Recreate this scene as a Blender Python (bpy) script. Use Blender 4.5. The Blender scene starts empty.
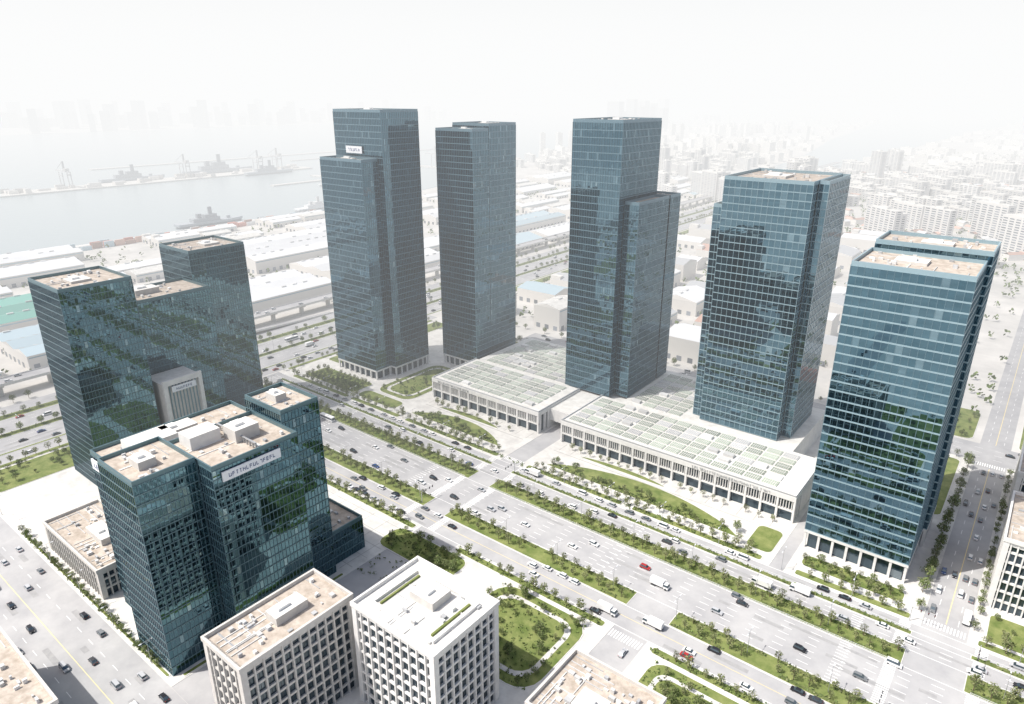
import bpy, math, random
from mathutils import Vector, Matrix
random.seed(7)
R=random.random
def U(a,b): return a+(b-a)*random.random()
sc=bpy.context.scene
COL=sc.collection
# ------------------------------------------------------------ materials
def nodes(name):
    m=bpy.data.materials.new(name); m.use_nodes=True
    nt=m.node_tree; b=nt.nodes["Principled BSDF"]
    return m,nt,b
def mat(name,c,rough=0.7,metal=0.0,var=0.0,scale=0.1,c2=None,ior=None,bump=0.0,bscale=1.0,island=0.0):
    m,nt,b=nodes(name)
    b.inputs['Base Color'].default_value=(*c,1); b.inputs['Roughness'].default_value=rough
    b.inputs['Metallic'].default_value=metal
    if ior: b.inputs['IOR'].default_value=ior
    geo=nt.nodes.new('ShaderNodeNewGeometry')
    last=None
    if var>0 or c2:
        n=nt.nodes.new('ShaderNodeTexNoise'); n.inputs['Scale'].default_value=scale; n.inputs['Detail'].default_value=6
        n.inputs['Roughness'].default_value=0.65
        nt.links.new(geo.outputs['Position'],n.inputs['Vector'])
        r=nt.nodes.new('ShaderNodeValToRGB'); nt.links.new(n.outputs['Fac'],r.inputs[0])
        r.color_ramp.elements[0].position=0.35; r.color_ramp.elements[1].position=0.65
        a=c; d=c2 if c2 else tuple(min(1,x*(1+var)) for x in c)
        if not c2: a=tuple(x*(1-var) for x in c)
        r.color_ramp.elements[0].color=(*a,1); r.color_ramp.elements[1].color=(*d,1)
        last=r.outputs[0]
    if island>0:
        mx=nt.nodes.new('ShaderNodeMix'); mx.data_type='RGBA'; mx.blend_type='MULTIPLY'; mx.inputs[0].default_value=1
        if last: nt.links.new(last,mx.inputs[6])
        else: mx.inputs[6].default_value=(*c,1)
        mr=nt.nodes.new('ShaderNodeMapRange'); mr.inputs[3].default_value=1-island; mr.inputs[4].default_value=1+island
        nt.links.new(geo.outputs['Random Per Island'],mr.inputs[0]); nt.links.new(mr.outputs[0],mx.inputs[7])
        last=mx.outputs[2]
    if last: nt.links.new(last,b.inputs['Base Color'])
    if bump>0:
        n2=nt.nodes.new('ShaderNodeTexNoise'); n2.inputs['Scale'].default_value=bscale
        nt.links.new(geo.outputs['Position'],n2.inputs['Vector'])
        bp=nt.nodes.new('ShaderNodeBump'); bp.inputs['Strength'].default_value=bump; bp.inputs['Distance'].default_value=0.3
        nt.links.new(n2.outputs['Fac'],bp.inputs['Height']); nt.links.new(bp.outputs[0],b.inputs['Normal'])
    return m
def glassmat(name,c,c2,ior=1.6,rough=0.03,metal=0.0,hi=None):
    m,nt,b=nodes(name)
    geo=nt.nodes.new('ShaderNodeNewGeometry')
    r=nt.nodes.new('ShaderNodeValToRGB'); nt.links.new(geo.outputs['Random Per Island'],r.inputs[0])
    cr=r.color_ramp
    cr.elements[0].position=0.0;cr.elements[0].color=(*c,1)
    e=cr.elements.new(0.9); e.color=(*tuple((2*a+d)/3 for a,d in zip(c,c2)),1)
    e=cr.elements.new(0.96); e.color=(*c2,1)
    cr.elements[-1].position=1.0; cr.elements[-1].color=(*(hi or c2),1)
    nt.links.new(r.outputs[0],b.inputs['Base Color'])
    b.inputs['Roughness'].default_value=rough; b.inputs['IOR'].default_value=ior; b.inputs['Metallic'].default_value=metal
    return m
M={}
M['glass']=glassmat('tower_glass',(0.080,0.160,0.212),(0.135,0.235,0.295),1.6,.01,.94,(.21,.32,.38))
M['glass2']=glassmat('teal_glass',(0.070,0.145,0.180),(0.12,0.215,0.255),1.6,.01,.94,(.20,.30,.34))
M['wglass']=glassmat('window_glass',(0.03,0.055,0.075),(0.12,0.16,0.19),1.7,.05,.5,(.3,.34,.36))
M['band']=mat('spandrel_metal',(0.17,0.265,0.32),0.4,0.3)
M['bandl']=mat('light_spandrel_metal',(0.28,0.39,0.44),0.4,0.2)
M['mull']=mat('mullion_metal',(0.12,0.195,0.24),0.35,0.4)
M['bandd']=mat('dark_spandrel',(0.12,0.20,0.23),0.35,0.4)
M['white']=mat('white_stone',(0.70,0.69,0.67),0.7,var=0.07,scale=0.3)
M['stone']=mat('beige_stone',(0.57,0.55,0.52),0.75,var=0.08,scale=0.4)
M['roof']=mat('roof_gravel',(0.34,0.29,0.24),0.9,scale=0.35,c2=(0.53,0.47,0.41))
M['roofw']=mat('roof_membrane',(0.58,0.57,0.54),0.85,scale=0.25,c2=(0.72,0.71,0.68))
M['hvac']=mat('hvac_metal',(0.66,0.66,0.65),0.5,0.1,island=0.25)
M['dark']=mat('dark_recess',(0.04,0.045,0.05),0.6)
M['asph']=mat('asphalt',(0.34,0.34,0.35),0.9,scale=0.06,c2=(0.44,0.438,0.44))
M['pave']=mat('paving',(0.51,0.50,0.48),0.9,scale=0.15,c2=(0.66,0.65,0.62))
M['kerb']=mat('kerb_stone',(0.66,0.65,0.63),0.85,var=0.08,scale=0.5)
M['paint']=mat('road_paint',(0.82,0.82,0.81),0.7)
M['yel']=mat('yellow_paint',(0.75,0.62,0.32),0.7)
M['lawn']=mat('lawn_grass',(0.105,0.15,0.035),1.0,scale=0.16,c2=(0.23,0.255,0.09),bump=0.4,bscale=2)
M['hedge']=mat('hedge_leaves',(0.06,0.095,0.025),1.0,scale=0.5,c2=(0.17,0.19,0.07),bump=0.6,bscale=3)
M['leaf']=mat('leaf',(0.11,0.155,0.045),0.8,island=0.55)
M['leafy']=mat('young_leaf',(0.22,0.235,0.11),0.8,island=0.45)
M['bark']=mat('bark',(0.16,0.12,0.09),0.9)
M['ground']=mat('urban_ground',(0.48,0.47,0.45),0.95,scale=0.02,c2=(0.65,0.63,0.60))
M['shed']=mat('white_shed_roof',(0.68,0.69,0.70),0.6,var=0.05,scale=0.05,island=0.14)
M['shedb']=mat('blue_shed_roof',(0.40,0.50,0.55),0.6,island=0.2)
M['shedg']=mat('green_shed_roof',(0.17,0.40,0.34),0.6,island=0.2)
M['shedr']=mat('red_shed_roof',(0.55,0.25,0.20),0.7,island=0.2)
M['tile']=mat('red_tile_roof',(0.50,0.33,0.27),0.85,island=0.3)
M['shedt']=mat('grey_shed_roof',(0.44,0.45,0.46),0.7,island=0.25)
M['wall']=mat('painted_wall',(0.68,0.66,0.63),0.8,island=0.15)
M['apt']=mat('apartment_wall',(0.70,0.69,0.67),0.85,island=0.15)
M['aptwin']=mat('apartment_windows',(0.24,0.26,0.29),0.4,island=0.4)
M['green_sky']=mat('skylight_panel',(0.31,0.36,0.29),0.5,island=0.4)
M['sign']=mat('sign_panel',(0.78,0.80,0.83),0.5)
M['signt']=mat('sign_letters',(0.05,0.08,0.2),0.5)
M['steel']=mat('galvanised_steel',(0.5,0.51,0.52),0.4,0.6)
M['ship']=mat('ship_grey',(0.36,0.39,0.42),0.6,island=0.15)
def water():
    m,nt,b=nodes('sea_water')
    b.inputs['Base Color'].default_value=(0.34,0.40,0.42,1); b.inputs['Roughness'].default_value=0.25; b.inputs['IOR'].default_value=1.33
    geo=nt.nodes.new('ShaderNodeNewGeometry'); n=nt.nodes.new('ShaderNodeTexNoise'); n.inputs['Scale'].default_value=0.08;n.inputs['Detail'].default_value=5
    nt.links.new(geo.outputs['Position'],n.inputs['Vector'])
    bp=nt.nodes.new('ShaderNodeBump'); bp.inputs['Strength'].default_value=0.4; bp.inputs['Distance'].default_value=1.0
    nt.links.new(n.outputs['Fac'],bp.inputs['Height']); nt.links.new(bp.outputs[0],b.inputs['Normal'])
    return m
M['water']=water()
# ------------------------------------------------------------ mesh builder
class MB:
    def __init__(s): s.v=[];s.f=[];s.m=[];s.ms=[]
    def mi(s,k):
        if k not in s.ms: s.ms.append(k)
        return s.ms.index(k)
    def quad(s,p,k):
        n=len(s.v); s.v+=p; s.f.append(tuple(range(n,n+len(p)))); s.m.append(s.mi(k))
    def box(s,x0,x1,y0,y1,z0,z1,k,top=None):
        s.rawbox([(x0,y0,z0),(x1,y0,z0),(x1,y1,z0),(x0,y1,z0),(x0,y0,z1),(x1,y0,z1),(x1,y1,z1),(x0,y1,z1)],k,top)
    def rawbox(s,P,k,top=None):
        n=len(s.v); s.v+=P
        i=s.mi(k); t=s.mi(top) if top else i
        for q,mm in (((0,1,5,4),i),((1,2,6,5),i),((2,3,7,6),i),((3,0,4,7),i),((4,5,6,7),t),((3,2,1,0),i)):
            s.f.append(tuple(n+a for a in q)); s.m.append(mm)
    def rbox(s,cx,cy,z0,z1,l,w,ang,k,top=None):
        c,sn=math.cos(ang),math.sin(ang)
        s.rawbox([(cx+a*c-b*sn,cy+a*sn+b*c,z) for z in (z0,z1) for a,b in ((-l/2,-w/2),(l/2,-w/2),(l/2,w/2),(-l/2,w/2))],k,top)
    def prism(s,poly,z0,z1,k,top=None):
        n=len(s.v);N=len(poly)
        s.v+=[(x,y,z0) for x,y in poly]+[(x,y,z1) for x,y in poly]
        i=s.mi(k); t=s.mi(top) if top else i
        for a in range(N):
            b=(a+1)%N; s.f.append((n+a,n+b,n+N+b,n+N+a)); s.m.append(i)
        s.f.append(tuple(n+N+a for a in range(N))); s.m.append(t)
    def leaf(s,p,sz,k,a=.8):
        v1=Vector((U(-1,1),U(-1,1),U(-1,1))).normalized()*sz; v2=v1.orthogonal().normalized()*sz*a
        s.quad([tuple(p-v1),tuple(p+v2),tuple(p+v1),tuple(p-v2)],k)
    def mesh(s,name):
        me=bpy.data.meshes.new(name); me.from_pydata(s.v,[],s.f)
        for k in s.ms: me.materials.append(M[k])
        me.polygons.foreach_set('material_index',s.m)
        me.update(); return me
    def obj(s,name,parent=None,loc=(0,0,0)):
        o=bpy.data.objects.new(name,s.mesh(name)); COL.objects.link(o); o.location=loc
        if parent: o.parent=parent
        return o
def empty(name):
    e=bpy.data.objects.new(name,None); COL.objects.link(e); e.empty_display_size=5; return e
def inst(name,me,loc,rz=0,s=1):
    o=bpy.data.objects.new(name,me); o.location=loc; o.rotation_euler=(0,0,rz); o.scale=(s,s,s); COL.objects.link(o); return o
# ------------------------------------------------------------ glass tower volume
def panes(mb,x0,x1,y0,y1,z0,z1,fh,pw,k,tilt=0.004):
    nz=max(1,round((z1-z0)/fh)); dz=(z1-z0)/nz
    def side(ax,fixed,a0,a1,sgn):
        n=max(1,round((a1-a0)/pw)); d=(a1-a0)/n
        for i in range(n):
            for j in range(nz):
                t1,t2=U(-tilt,tilt)*d/2,U(-tilt,tilt)*dz/2
                a,b=a0+i*d,a0+(i+1)*d; zz,ww=z0+j*dz,z0+(j+1)*dz
                P=[]
                for (q,w,s1,s2) in ((a,zz,-1,-1),(b,zz,1,-1),(b,ww,1,1),(a,ww,-1,1)):
                    off=(s1*t1+s2*t2)
                    P.append((q,fixed+off,w) if ax=='x' else (fixed+off,q,w))
                if (ax=='x' and sgn>0) or (ax=='y' and sgn<0): P.reverse()
                mb.quad(P,k)
    side('x',y0,x0,x1,-1); side('x',y1,x0,x1,1); side('y',x0,y0,y1,-1); side('y',x1,y0,y1,1)
    return nz,dz
def fins(mb,x0,x1,y0,y1,z0,z1,nz,dz,pw,kb,km,bh=0.7,bd=0.22,md=0.16,mw=0.12):
    for j in range(nz+1):
        z=z0+j*dz; a=z-bh/2 if j else z; b=z+bh/2 if j<nz else z
        mb.box(x0-bd,x1+bd,y0-bd,y0+.05,a,b,kb); mb.box(x0-bd,x1+bd,y1-.05,y1+bd,a,b,kb)
        mb.box(x0-bd,x0+.05,y0+.051,y1-.051,a,b,kb); mb.box(x1-.05,x1+bd,y0+.051,y1-.051,a,b,kb)
    def vs(a0,a1):
        n=max(1,round((a1-a0)/pw)); return [a0+(a1-a0)*i/n for i in range(n+1)]
    for a in vs(x0,x1):
        mb.box(a-mw/2,a+mw/2,y0-md,y0+.03,z0,z1,km); mb.box(a-mw/2,a+mw/2,y1-.03,y1+md,z0,z1,km)
    for a in vs(y0,y1):
        mb.box(x0-md,x0+.03,a-mw/2,a+mw/2,z0,z1,km); mb.box(x1-.03,x1+md,a-mw/2,a+mw/2,z0,z1,km)
def roofkit(mb,x0,x1,y0,y1,z,k='roof',pk='band',par=1.6,units=4,parw=.5,core=.14,ch=3.2):
    mb.box(x0+parw,x1-parw,y0+parw,y1-parw,z-.5,z+.15,k)
    for a in ((x0,x1,y0,y0+parw),(x0,x1,y1-parw,y1),(x0,x0+parw,y0+parw+.002,y1-parw-.002),(x1-parw,x1,y0+parw+.002,y1-parw-.002)):
        mb.box(*a,z+.003,z+par,pk)
    w,h=x1-x0,y1-y0
    if units>0 and min(w,h)>9:
        cx,cy=(x0+x1)/2+U(-.12,.12)*w,(y0+y1)/2+U(-.12,.12)*h
        mb.box(cx-w*core,cx+w*core,cy-h*core,cy+h*core,z+.15,z+ch,'stone','roofw')
        mb.box(cx-w*core*.6,cx+w*core*.3,cy-h*core*.6,cy+h*.02,z+ch,z+ch+1,'hvac')
        for i in range(units*7):
            px,py=U(x0+2.5,x1-3.5),U(y0+2.5,y1-3.5)
            if abs(px-cx)<w*core+2.4 and abs(py-cy)<h*core+2.4: continue
            l,ww=U(.5,2.2),U(.5,1.6)
            mb.box(px,px+l,py,py+ww,z+.15,z+U(.5,1.6),'hvac' if R()<.7 else 'shedt')
        for i in range(units):
            px=U(x0+2,x1-2); mb.box(px,px+.3,y0+2,y0+2+h*U(.2,.6),z+.15,z+U(.42,.48),'hvac')
            py=U(y0+2,y1-2); mb.box(x0+1.5,x0+1.5+w*U(.2,.5),py,py+.25,z+.15,z+U(.35,.41),'shedt')
def volume(par,x0,x1,y0,y1,z0,z1,fh=4.0,pw=1.6,g='glass',kb='band',km='mull',roof='roof',units=3,bh=.42,lobby=0,bd=.18,md=.16,mw=.14,tilt=.004,ch=None):
    if lobby:
        mb=MB(); panes(mb,x0+1.5,x1-1.5,y0+1.5,y1-1.5,z0,z0+lobby,lobby/2,pw*2,'wglass')
        n=round((x1-x0)/6)
        for i in range(n+1):
            a=x0+(x1-x0-1)*i/n
            for y in (y0,y1-1): mb.box(a,a+1,y,y+1,z0,z0+lobby-.003,'white')
        n=round((y1-y0)/6)
        for i in range(1,n):
            a=y0+(y1-y0-1)*i/n
            for x in (x0,x1-1): mb.box(x,x+1,a,a+1,z0,z0+lobby-.003,'white')
        mb.box(x0-.25,x1+.25,y0-.25,y1+.25,z0+lobby,z0+lobby+1.2,'white')
        mb.obj('lobby',par); z0=z0+lobby+1.203
    mb=MB(); nz,dz=panes(mb,x0,x1,y0,y1,z0,z1,fh,pw,g,tilt); mb.obj('glass_curtain_wall',par)
    mb=MB(); fins(mb,x0,x1,y0,y1,z0,z1,nz,dz,pw,kb,km,bh,bd,md,mw); mb.obj('floor_bands_and_mullions',par)
    mb=MB(); roofkit(mb,x0,x1,y0,y1,z1,roof,kb,units=units,ch=ch or (1.3 if z1>100 else 3.2)); mb.obj('roof',par)
def letters(mb,axis,a0,a1,fixed,z0,z1,out,k='signt'):
    n=int((a1-a0)/((z1-z0)*.9)); d=(a1-a0)/n
    for i in range(n):
        a=a0+i*d+.14*d; b=a0+(i+1)*d-.14*d; h=z1-z0; t=(b-a)*.18
        st=[]
        r=random.randint(0,6)
        if r in (0,1,2,4,6): st.append((a,a+t,z0,z1))
        if r in (0,3,6): st.append((b-t,b,z0,z1-h*.17))
        if r==5: st.append(((a+b)/2-t/2,(a+b)/2+t/2,z0,z1-h*.18))
        if r in (1,3,4,5): st.append((a+t+.01,b-t-.01,z1-h*.16,z1))
        if r in (1,2,6): st.append((a+t+.01,b-t-.01,z0,z0+h*.16))
        if r in (0,1,4): st.append((a+t+.01,b-t-.01,z0+h*.44,z0+h*.58))
        for p,q,e,f in st:
            if axis=='x': mb.box(p,q,min(fixed,fixed+out),max(fixed,fixed+out),e,f,k)
            else: mb.box(min(fixed,fixed+out),max(fixed,fixed+out),p,q,e,f,k)
def signx(par,a0,a1,y,z0,z1):
    mb=MB(); mb.box(a0,a1,y-.5,y,z0,z1,'sign'); h=(z1-z0)*.3; letters(mb,'x',a0+2,a1-2,y-.5,z0+h,z1-h,-.1); mb.obj('sign',par)
def signy(par,a0,a1,x,z0,z1):
    mb=MB(); mb.box(x,x+.5,a0,a1,z0,z1,'sign'); h=(z1-z0)*.3; letters(mb,'y',a0+2,a1-2,x+.5,z0+h,z1-h,.1); mb.obj('sign',par)
# ------------------------------------------------------------ towers
e=empty('glass_office_tower')   # C
volume(e,-398,-356,296,309.5,0,150,lobby=6,units=1)
volume(e,-398,-351,310.0,343,0,180,lobby=6)
signx(e,-386,-370,309.4,154,158.5)
e=empty('glass_office_tower')   # D
volume(e,-344,-311,352,368.5,0,168,lobby=6,units=1)
volume(e,-344,-311,369,398,0,171,lobby=6)
e=empty('glass_office_tower')   # E
volume(e,-229,-196.4,346,391,14,176)
volume(e,-195.9,-187,352,389.5,14,132,units=0)
volume(e,-222,-187,391.5,405,14,132)
e=empty('glass_office_tower')   # F
fk=dict(kb='bandl',km='bandl',pw=3.0,mw=.16,bh=.45)
volume(e,-139,-95,352,402,14,150,**fk)
volume(e,-145,-139.5,356,398,14,135,units=0,**fk)
volume(e,-94.5,-90,360,398,14,150,units=0,**fk)
e=empty('glass_office_tower')   # G
gk=dict(kb='bandl',km='mull',pw=2.6,mw=.2,bh=.62,lobby=8)
volume(e,-59,-18,285,317.5,0,129,**gk)
volume(e,-58,-16.5,318,343,0,132.5,**gk)
# ---------------- left complex A/B
e=empty('glass_office_tower')
kw=dict(g='glass2',kb='bandd',km='mull',fh=3.6,pw=1.5,bh=.4)
volume(e,-389,-353,111,144,0,105,**kw)
volume(e,-421,-387,191,226,0,105,**kw)
volume(e,-398,-368,144.5,190.5,0,88,**kw)
mb=MB(); mb.box(-367.4,-349,147,168,0,48,'stone','roofw'); mb.box(-349,-347.6,147,149,0,50,'white');mb.box(-349,-347.6,166,168,0,50,'white');mb.box(-349,-347.6,149,166,47,50,'white')
for i in range(9): mb.box(-349,-348.6,150+i*1.8,150.5+i*1.8,0,46.9,'band')
mb.obj('entrance_portal',e)
signy(e,151,164,-347.6,43,46.2)
# ---------------- M
e=empty('glass_office_block')
volume(e,-260,-233,80,136,0,67,ch=4,**kw)
volume(e,-232.5,-208,73,93.5,0,76,**kw)
volume(e,-228,-199,94,127,0,75,ch=5,**kw)
volume(e,-232.5,-209,127.5,144,0,80,**kw)
volume(e,-246,-213,144.5,163,0,15,g='glass2',kb='bandd',km='mull',fh=3.6,pw=1.5,bh=.6,units=2)
mb=MB()
mb.box(-225,-217,97,108,75.2,80,'white','roofw'); mb.box(-252,-241,88,104,67.2,72,'white','roofw'); mb.box(-232.3,-228.3,96,126,67.2,71,'stone','roofw')
for i in range(14): mb.box(-226+i*1.9,-225.6+i*1.9,111.5,112,75.15,77.4,'steel')
mb.box(-226,-201,111.4,112.1,77.41,77.6,'steel')
mb.obj('penthouse_volumes',e)
signy(e,97,119,-198.7,70,73.5)
signx(e,-258,-244,79.6,62,66)
# ------------------------------------------------------------ stone buildings
def stone(name,x0,x1,y0,y1,h,fh=4.2,bay=2.5,k='stone',roof='roof',pier=.5,units=5,band=.42):
    e=empty(name); mb=MB(); panes(mb,x0+1.0,x1-1.0,y0+1.0,y1-1.0,0,h-1,fh,bay/2,'wglass',.006); mb.obj('windows',e)
    mb=MB(); nz=round(h/fh); dz=h/nz
    for j in range(nz+1):
        a=max(0,j*dz-band); b=min(h,j*dz+band); 
        if j==nz: a=h-1.8
        mb.box(x0+.35,x1-.35,y0+.35,y0+1.2,a,b,k); mb.box(x0+.35,x1-.35,y1-1.2,y1-.35,a,b,k)
        mb.box(x0+.35,x0+1.2,y0+1.201,y1-1.201,a,b,k); mb.box(x1-1.2,x1-.35,y0+1.201,y1-1.201,a,b,k)
    def vs(a0,a1):
        n=round((a1-a0-pier)/bay); return [a0+(a1-a0-pier)*i/n for i in range(n+1)],(a1-a0-pier)/n
    vx,dx=vs(x0,x1); vy,dy=vs(y0+1.06,y1-1.06)
    for a in vx: mb.box(a,a+pier,y0,y0+1.05,0,h-.05,k); mb.box(a,a+pier,y1-1.05,y1,0,h-.05,k)
    for a in vy: mb.box(x0,x0+1.05,a,a+pier,0,h-.05,k); mb.box(x1-1.05,x1,a,a+pier,0,h-.05,k)
    for cx in (x0-.1,x1-1.9):
        for cy in (y0-.1,y1-1.9): mb.box(cx,cx+2,cy,cy+2,0,h-.03,k)
    for a in vx[:-1]:
        c=a+pier/2+dx/2; mb.box(c-.05,c+.05,y0+.9,y0+.98,0,h-1.8,'dark'); mb.box(c-.05,c+.05,y1-.98,y1-.9,0,h-1.8,'dark')
    for a in vy[:-1]:
        c=a+pier/2+dy/2; mb.box(x0+.9,x0+.98,c-.05,c+.05,0,h-1.8,'dark'); mb.box(x1-.98,x1-.9,c-.05,c+.05,0,h-1.8,'dark')
    mb.obj('stone_facade',e)
    mb=MB(); roofkit(mb,x0-.4,x1+.4,y0-.4,y1+.4,h,roof,k,par=1.5,units=units,parw=.8)
    for i in range(int((x1-x0)/4)): mb.box(x0+1+i*4,x0+1.06+i*4,y0+.1,y0+.16,h+1.5,h+2.4,'steel')
    mb.box(x0+.4,x1-.4,y0+.1,y0+.15,h+2.41,h+2.47,'steel')
    mb.obj('roof',e); return e
e=stone('stone_office_building',-174,-154,71,111,37,units=6,bay=3)
e=stone('stone_office_building',-149,-113,107,136,39,k='white',roof='roofw',units=3,bay=3.4)
mb=MB()
for a in ((-145,-143.8,111,132),(-118.2,-117,111,132),(-143.79,-118.21,111,112),(-143.79,-118.21,131,132)): mb.box(*a,39.15,40.3,'white')
mb.box(-143.7,-118.3,112.1,130.9,39.16,39.2,'pave')
mb.box(-142.5,-141.8,113,130,39.2,39.9,'lawn');mb.box(-120,-119.3,113,130,39.2,39.9,'lawn')
mb.obj('roof_frame',e)
stone('stone_office_building',-91,-60,122,148,24,units=8,bay=3)
stone('stone_office_building',-254,-200,8,38,23,units=8,bay=3)
stone('stone_annex_building',-322,-268,75,98,13,units=8)
stone('stone_office_building',10,40,290,332,31,k='white',bay=2.2)
stone('stone_office_building',10.5,52,362,418,27,k='white',bay=2.2)
# ------------------------------------------------------------ podium
e=empty('podium_building')
def podium(x0,x1,y0,y1,h):
    mb=MB()
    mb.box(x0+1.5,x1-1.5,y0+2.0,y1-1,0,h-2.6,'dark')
    mb.box(x0,x1,y0,y1,h-2.5,h,'white','roofw')
    n=round((x1-x0)/7.8); d=(x1-x0-1.0)/n
    for i in range(n+1):
        a=x0+i*d; mb.box(a,a+1.0,y0+.1,y0+1.6,0,h-2.503,'white')
    m=round((x1-x0)/1.3)
    for i in range(m):
        a=x0+.5+i*(x1-x0-1)/m; mb.box(a,a+.3,y0+.35,y0+1.3,h-7.5,h-2.504,'white')
    mb.box(x0,x1,y0+.2,y0+1.9,h-8.3,h-7.503,'white')
    for x in (x0+.1,x1-1.6):
        n=max(2,round((y1-y0)/5.2)); d=(y1-y0-4)/n
        for i in range(n+1): mb.box(x,x+1.5,y0+2+i*d,y0+3.2+i*d,0,h-2.503,'white')
    mb.box(x1-1.7,x1-.12,y0+10,y1-4,0,h-2.504,'white')
    mb.box(x0+.3,x1-.3,y0+.3,y0+.7,h,h+.7,'shedt'); mb.box(x1-.7,x1-.3,y0+.71,y1-.3,h,h+.7,'shedt'); mb.box(x0+.3,x0+.7,y0+.71,y1-.3,h,h+.7,'shedt')
    mb.obj('white_colonnade',e)
    mb=MB(); panes(mb,x0+1.3,x1-1.3,y0+1.8,y1-.8,0,h-2.7,4,2.6,'wglass'); mb.obj('glazing',e)
podium(-305,-217,300,345,14); podium(-201,-68,300,345,14)
mb=MB()
mb.box(-308,-217,345.01,349,0,12,'white','roofw'); mb.box(-306,-229.2,349.01,410,0,12,'white','roofw')
mb.box(-186.7,-145.3,345.01,410,0,13.5,'white','roofw'); mb.box(-216.9,-201.1,312,345,5,12.5,'white','roofw'); mb.box(-229.1,-186.8,349.2,412,0,12.5,'white','roofw'); mb.box(-216.9,-186.8,345.1,349.1,0,12.4,'white','roofw')
mb.box(-145.2,-84,345.01,410,0,13.6,'white','roofw')
mb.obj('podium_rear',e)
mb=MB()
def sky_grid(x0,x1,y0,y1,z,cw,ch,g):
    x=x0
    while x+cw<=x1+.01:
        y=y0
        while y+ch<=y1+.01:
            r=R()
            if r<.9:
                mb.box(x,x+cw,y,y+ch,z,z+.45,'kerb','green_sky' if r<.72 else 'shedt')
                k=int(cw/1.0)
                for i in range(1,k): mb.box(x+i*cw/k-.13,x+i*cw/k+.13,y+.1,y+ch-.1,z+.45,z+.56,'white')
                mb.box(x+.1,x+cw-.1,y+ch/2-.12,y+ch/2+.12,z+.565,z+.62,'white')
            else:
                mb.box(x+1,x+cw-1,y+1,y+ch-1,z,z+1.5,'hvac')
            y+=ch+g
        x+=cw+g
sky_grid(-301,-220,304,343,14,7.4,5.2,1.2); sky_grid(-198,-72,304,343,14,7.4,5.2,1.2)
sky_grid(-300,-232,350,408,12,7.4,5.2,1.2); sky_grid(-183,-148,348,408,13.5,7.4,5.2,1.2)
mb.obj('roof_skylights',e)
mb=MB(); letters(mb,'x',-300,-272,299.95,12,13.4,-.2,'steel'); letters(mb,'x',-120,-80,299.95,12,13.4,-.2,'steel'); mb.obj('sign_letters',e)
# ------------------------------------------------------------ ground, water
mb=MB(); mb.quad([(-30000,-6000,0),(12000,-6000,0),(12000,40000,0),(-30000,40000,0)],'ground'); mb.obj('ground')
WL=[(-1015,-3000),(-1015,800),(-1090,1100),(-1300,1700),(-2000,3300),(-3300,6000),(-4300,6000),(-4300,-3000)]
mb=MB(); mb.quad([(x,y,.25) for x,y in WL],'water'); o=mb.obj('harbour_water')
CAN=[(-650,1450),(-540,1500),(-500,2430),(-500,3720),(-350,7190),(-1300,6680),(-900,3500),(-690,2330)]
mb=MB(); mb.quad([(x,y,.25) for x,y in CAN],'water'); mb.obj('river_water')
def inpoly(x,y,p):
    r=False;n=len(p)
    for i in range(n):
        x1,y1=p[i];x2,y2=p[(i+1)%n]
        if (y1>y)!=(y2>y) and x<(x2-x1)*(y-y1)/(y2-y1)+x1: r=not r
    return r
mb=MB(); mb.box(-1720,-1650,250,1200,0,3,'pave'); mb.box(-1400,-1385,900,1350,0,2.5,'pave');mb.box(-1640,-1300,1420,1440,0,2.5,'pave');mb.box(-2100,-2080,800,1900,0,2.5,'pave')
mb.box(-1900,-1890,1300,2300,0,2.5,'pave'); mb.box(-1500,-1170,1080,1095,0,2.3,'pave')
for i in range(40): x,y=U(-1712,-1665),U(260,1180); mb.box(x,x+U(5,16),y,y+U(8,30),3,3+U(3,10),'wall','shedt')
mb.obj('harbour_pier')
mb=MB(); mb.box(-1022,-1010,-500,1000,0,2.2,'kerb'); mb.obj('quay_wall')
# ------------------------------------------------------------ roads
mb=MB()
def sheet(x0,x1,y0,y1,z,k): mb.quad([(x0,y0,z),(x1,y0,z),(x1,y1,z),(x0,y1,z)],k)
sheet(-425,700,190,262,.02,'asph'); mb.obj('boulevard_road')
mb=MB(); sheet(-8,7,-100,189.9,.02,'asph');sheet(-8,7,262.1,1400,.02,'asph'); sheet(-100,-86,-100,189.9,.02,'asph'); sheet(-330,700,425,450,.03,'asph'); sheet(-425,-110,40,70,.026,'asph')
sheet(-204,-181,70.1,189.9,.02,'asph'); sheet(-215,-203,262.1,345,.02,'asph'); sheet(-66,-60,262.1,345,.02,'asph'); mb.obj('side_street_road')
mb=MB(); sheet(-462,-440,-400,2500,.03,'asph'); sheet(-490,-468,-400,2500,.03,'asph'); sheet(-512,-498,-400,2500,.03,'asph'); sheet(-438,-426,-400,430,.03,'asph'); mb.obj('expressway_road')
mb=MB()
def dash(axis,c,a0,a1,z,w=.18,L=4,G=6,k='paint'):
    a=a0
    while a<a1:
        b=min(a+L,a1)
        if axis=='x': sheet(a,b,c-w/2,c+w/2,z,k)
        else: sheet(c-w/2,c+w/2,a,b,z,k)
        a+=L+G
for y in (215.5,219,222.5,226,229.5,232.8,248.5,251.3): dash('x',y,-420,600,.075)
for y in (196.5,): dash('x',y,-420,600,.075,k='yel',w=.2,L=200,G=.0)
for y in (212.2,235.6,245.8,254.0,257.2,261.7,190.4,202.2): dash('x',y,-420,600,.075,L=300,G=0,w=.22)
for x in (-457,-452,-446,-485,-480,-474,-505): dash('y',x,-300,1800,.07)
for x in (-461.5,-440.5,-489.5,-468.5): dash('y',x,-300,1800,.07,L=300,G=0)
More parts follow.
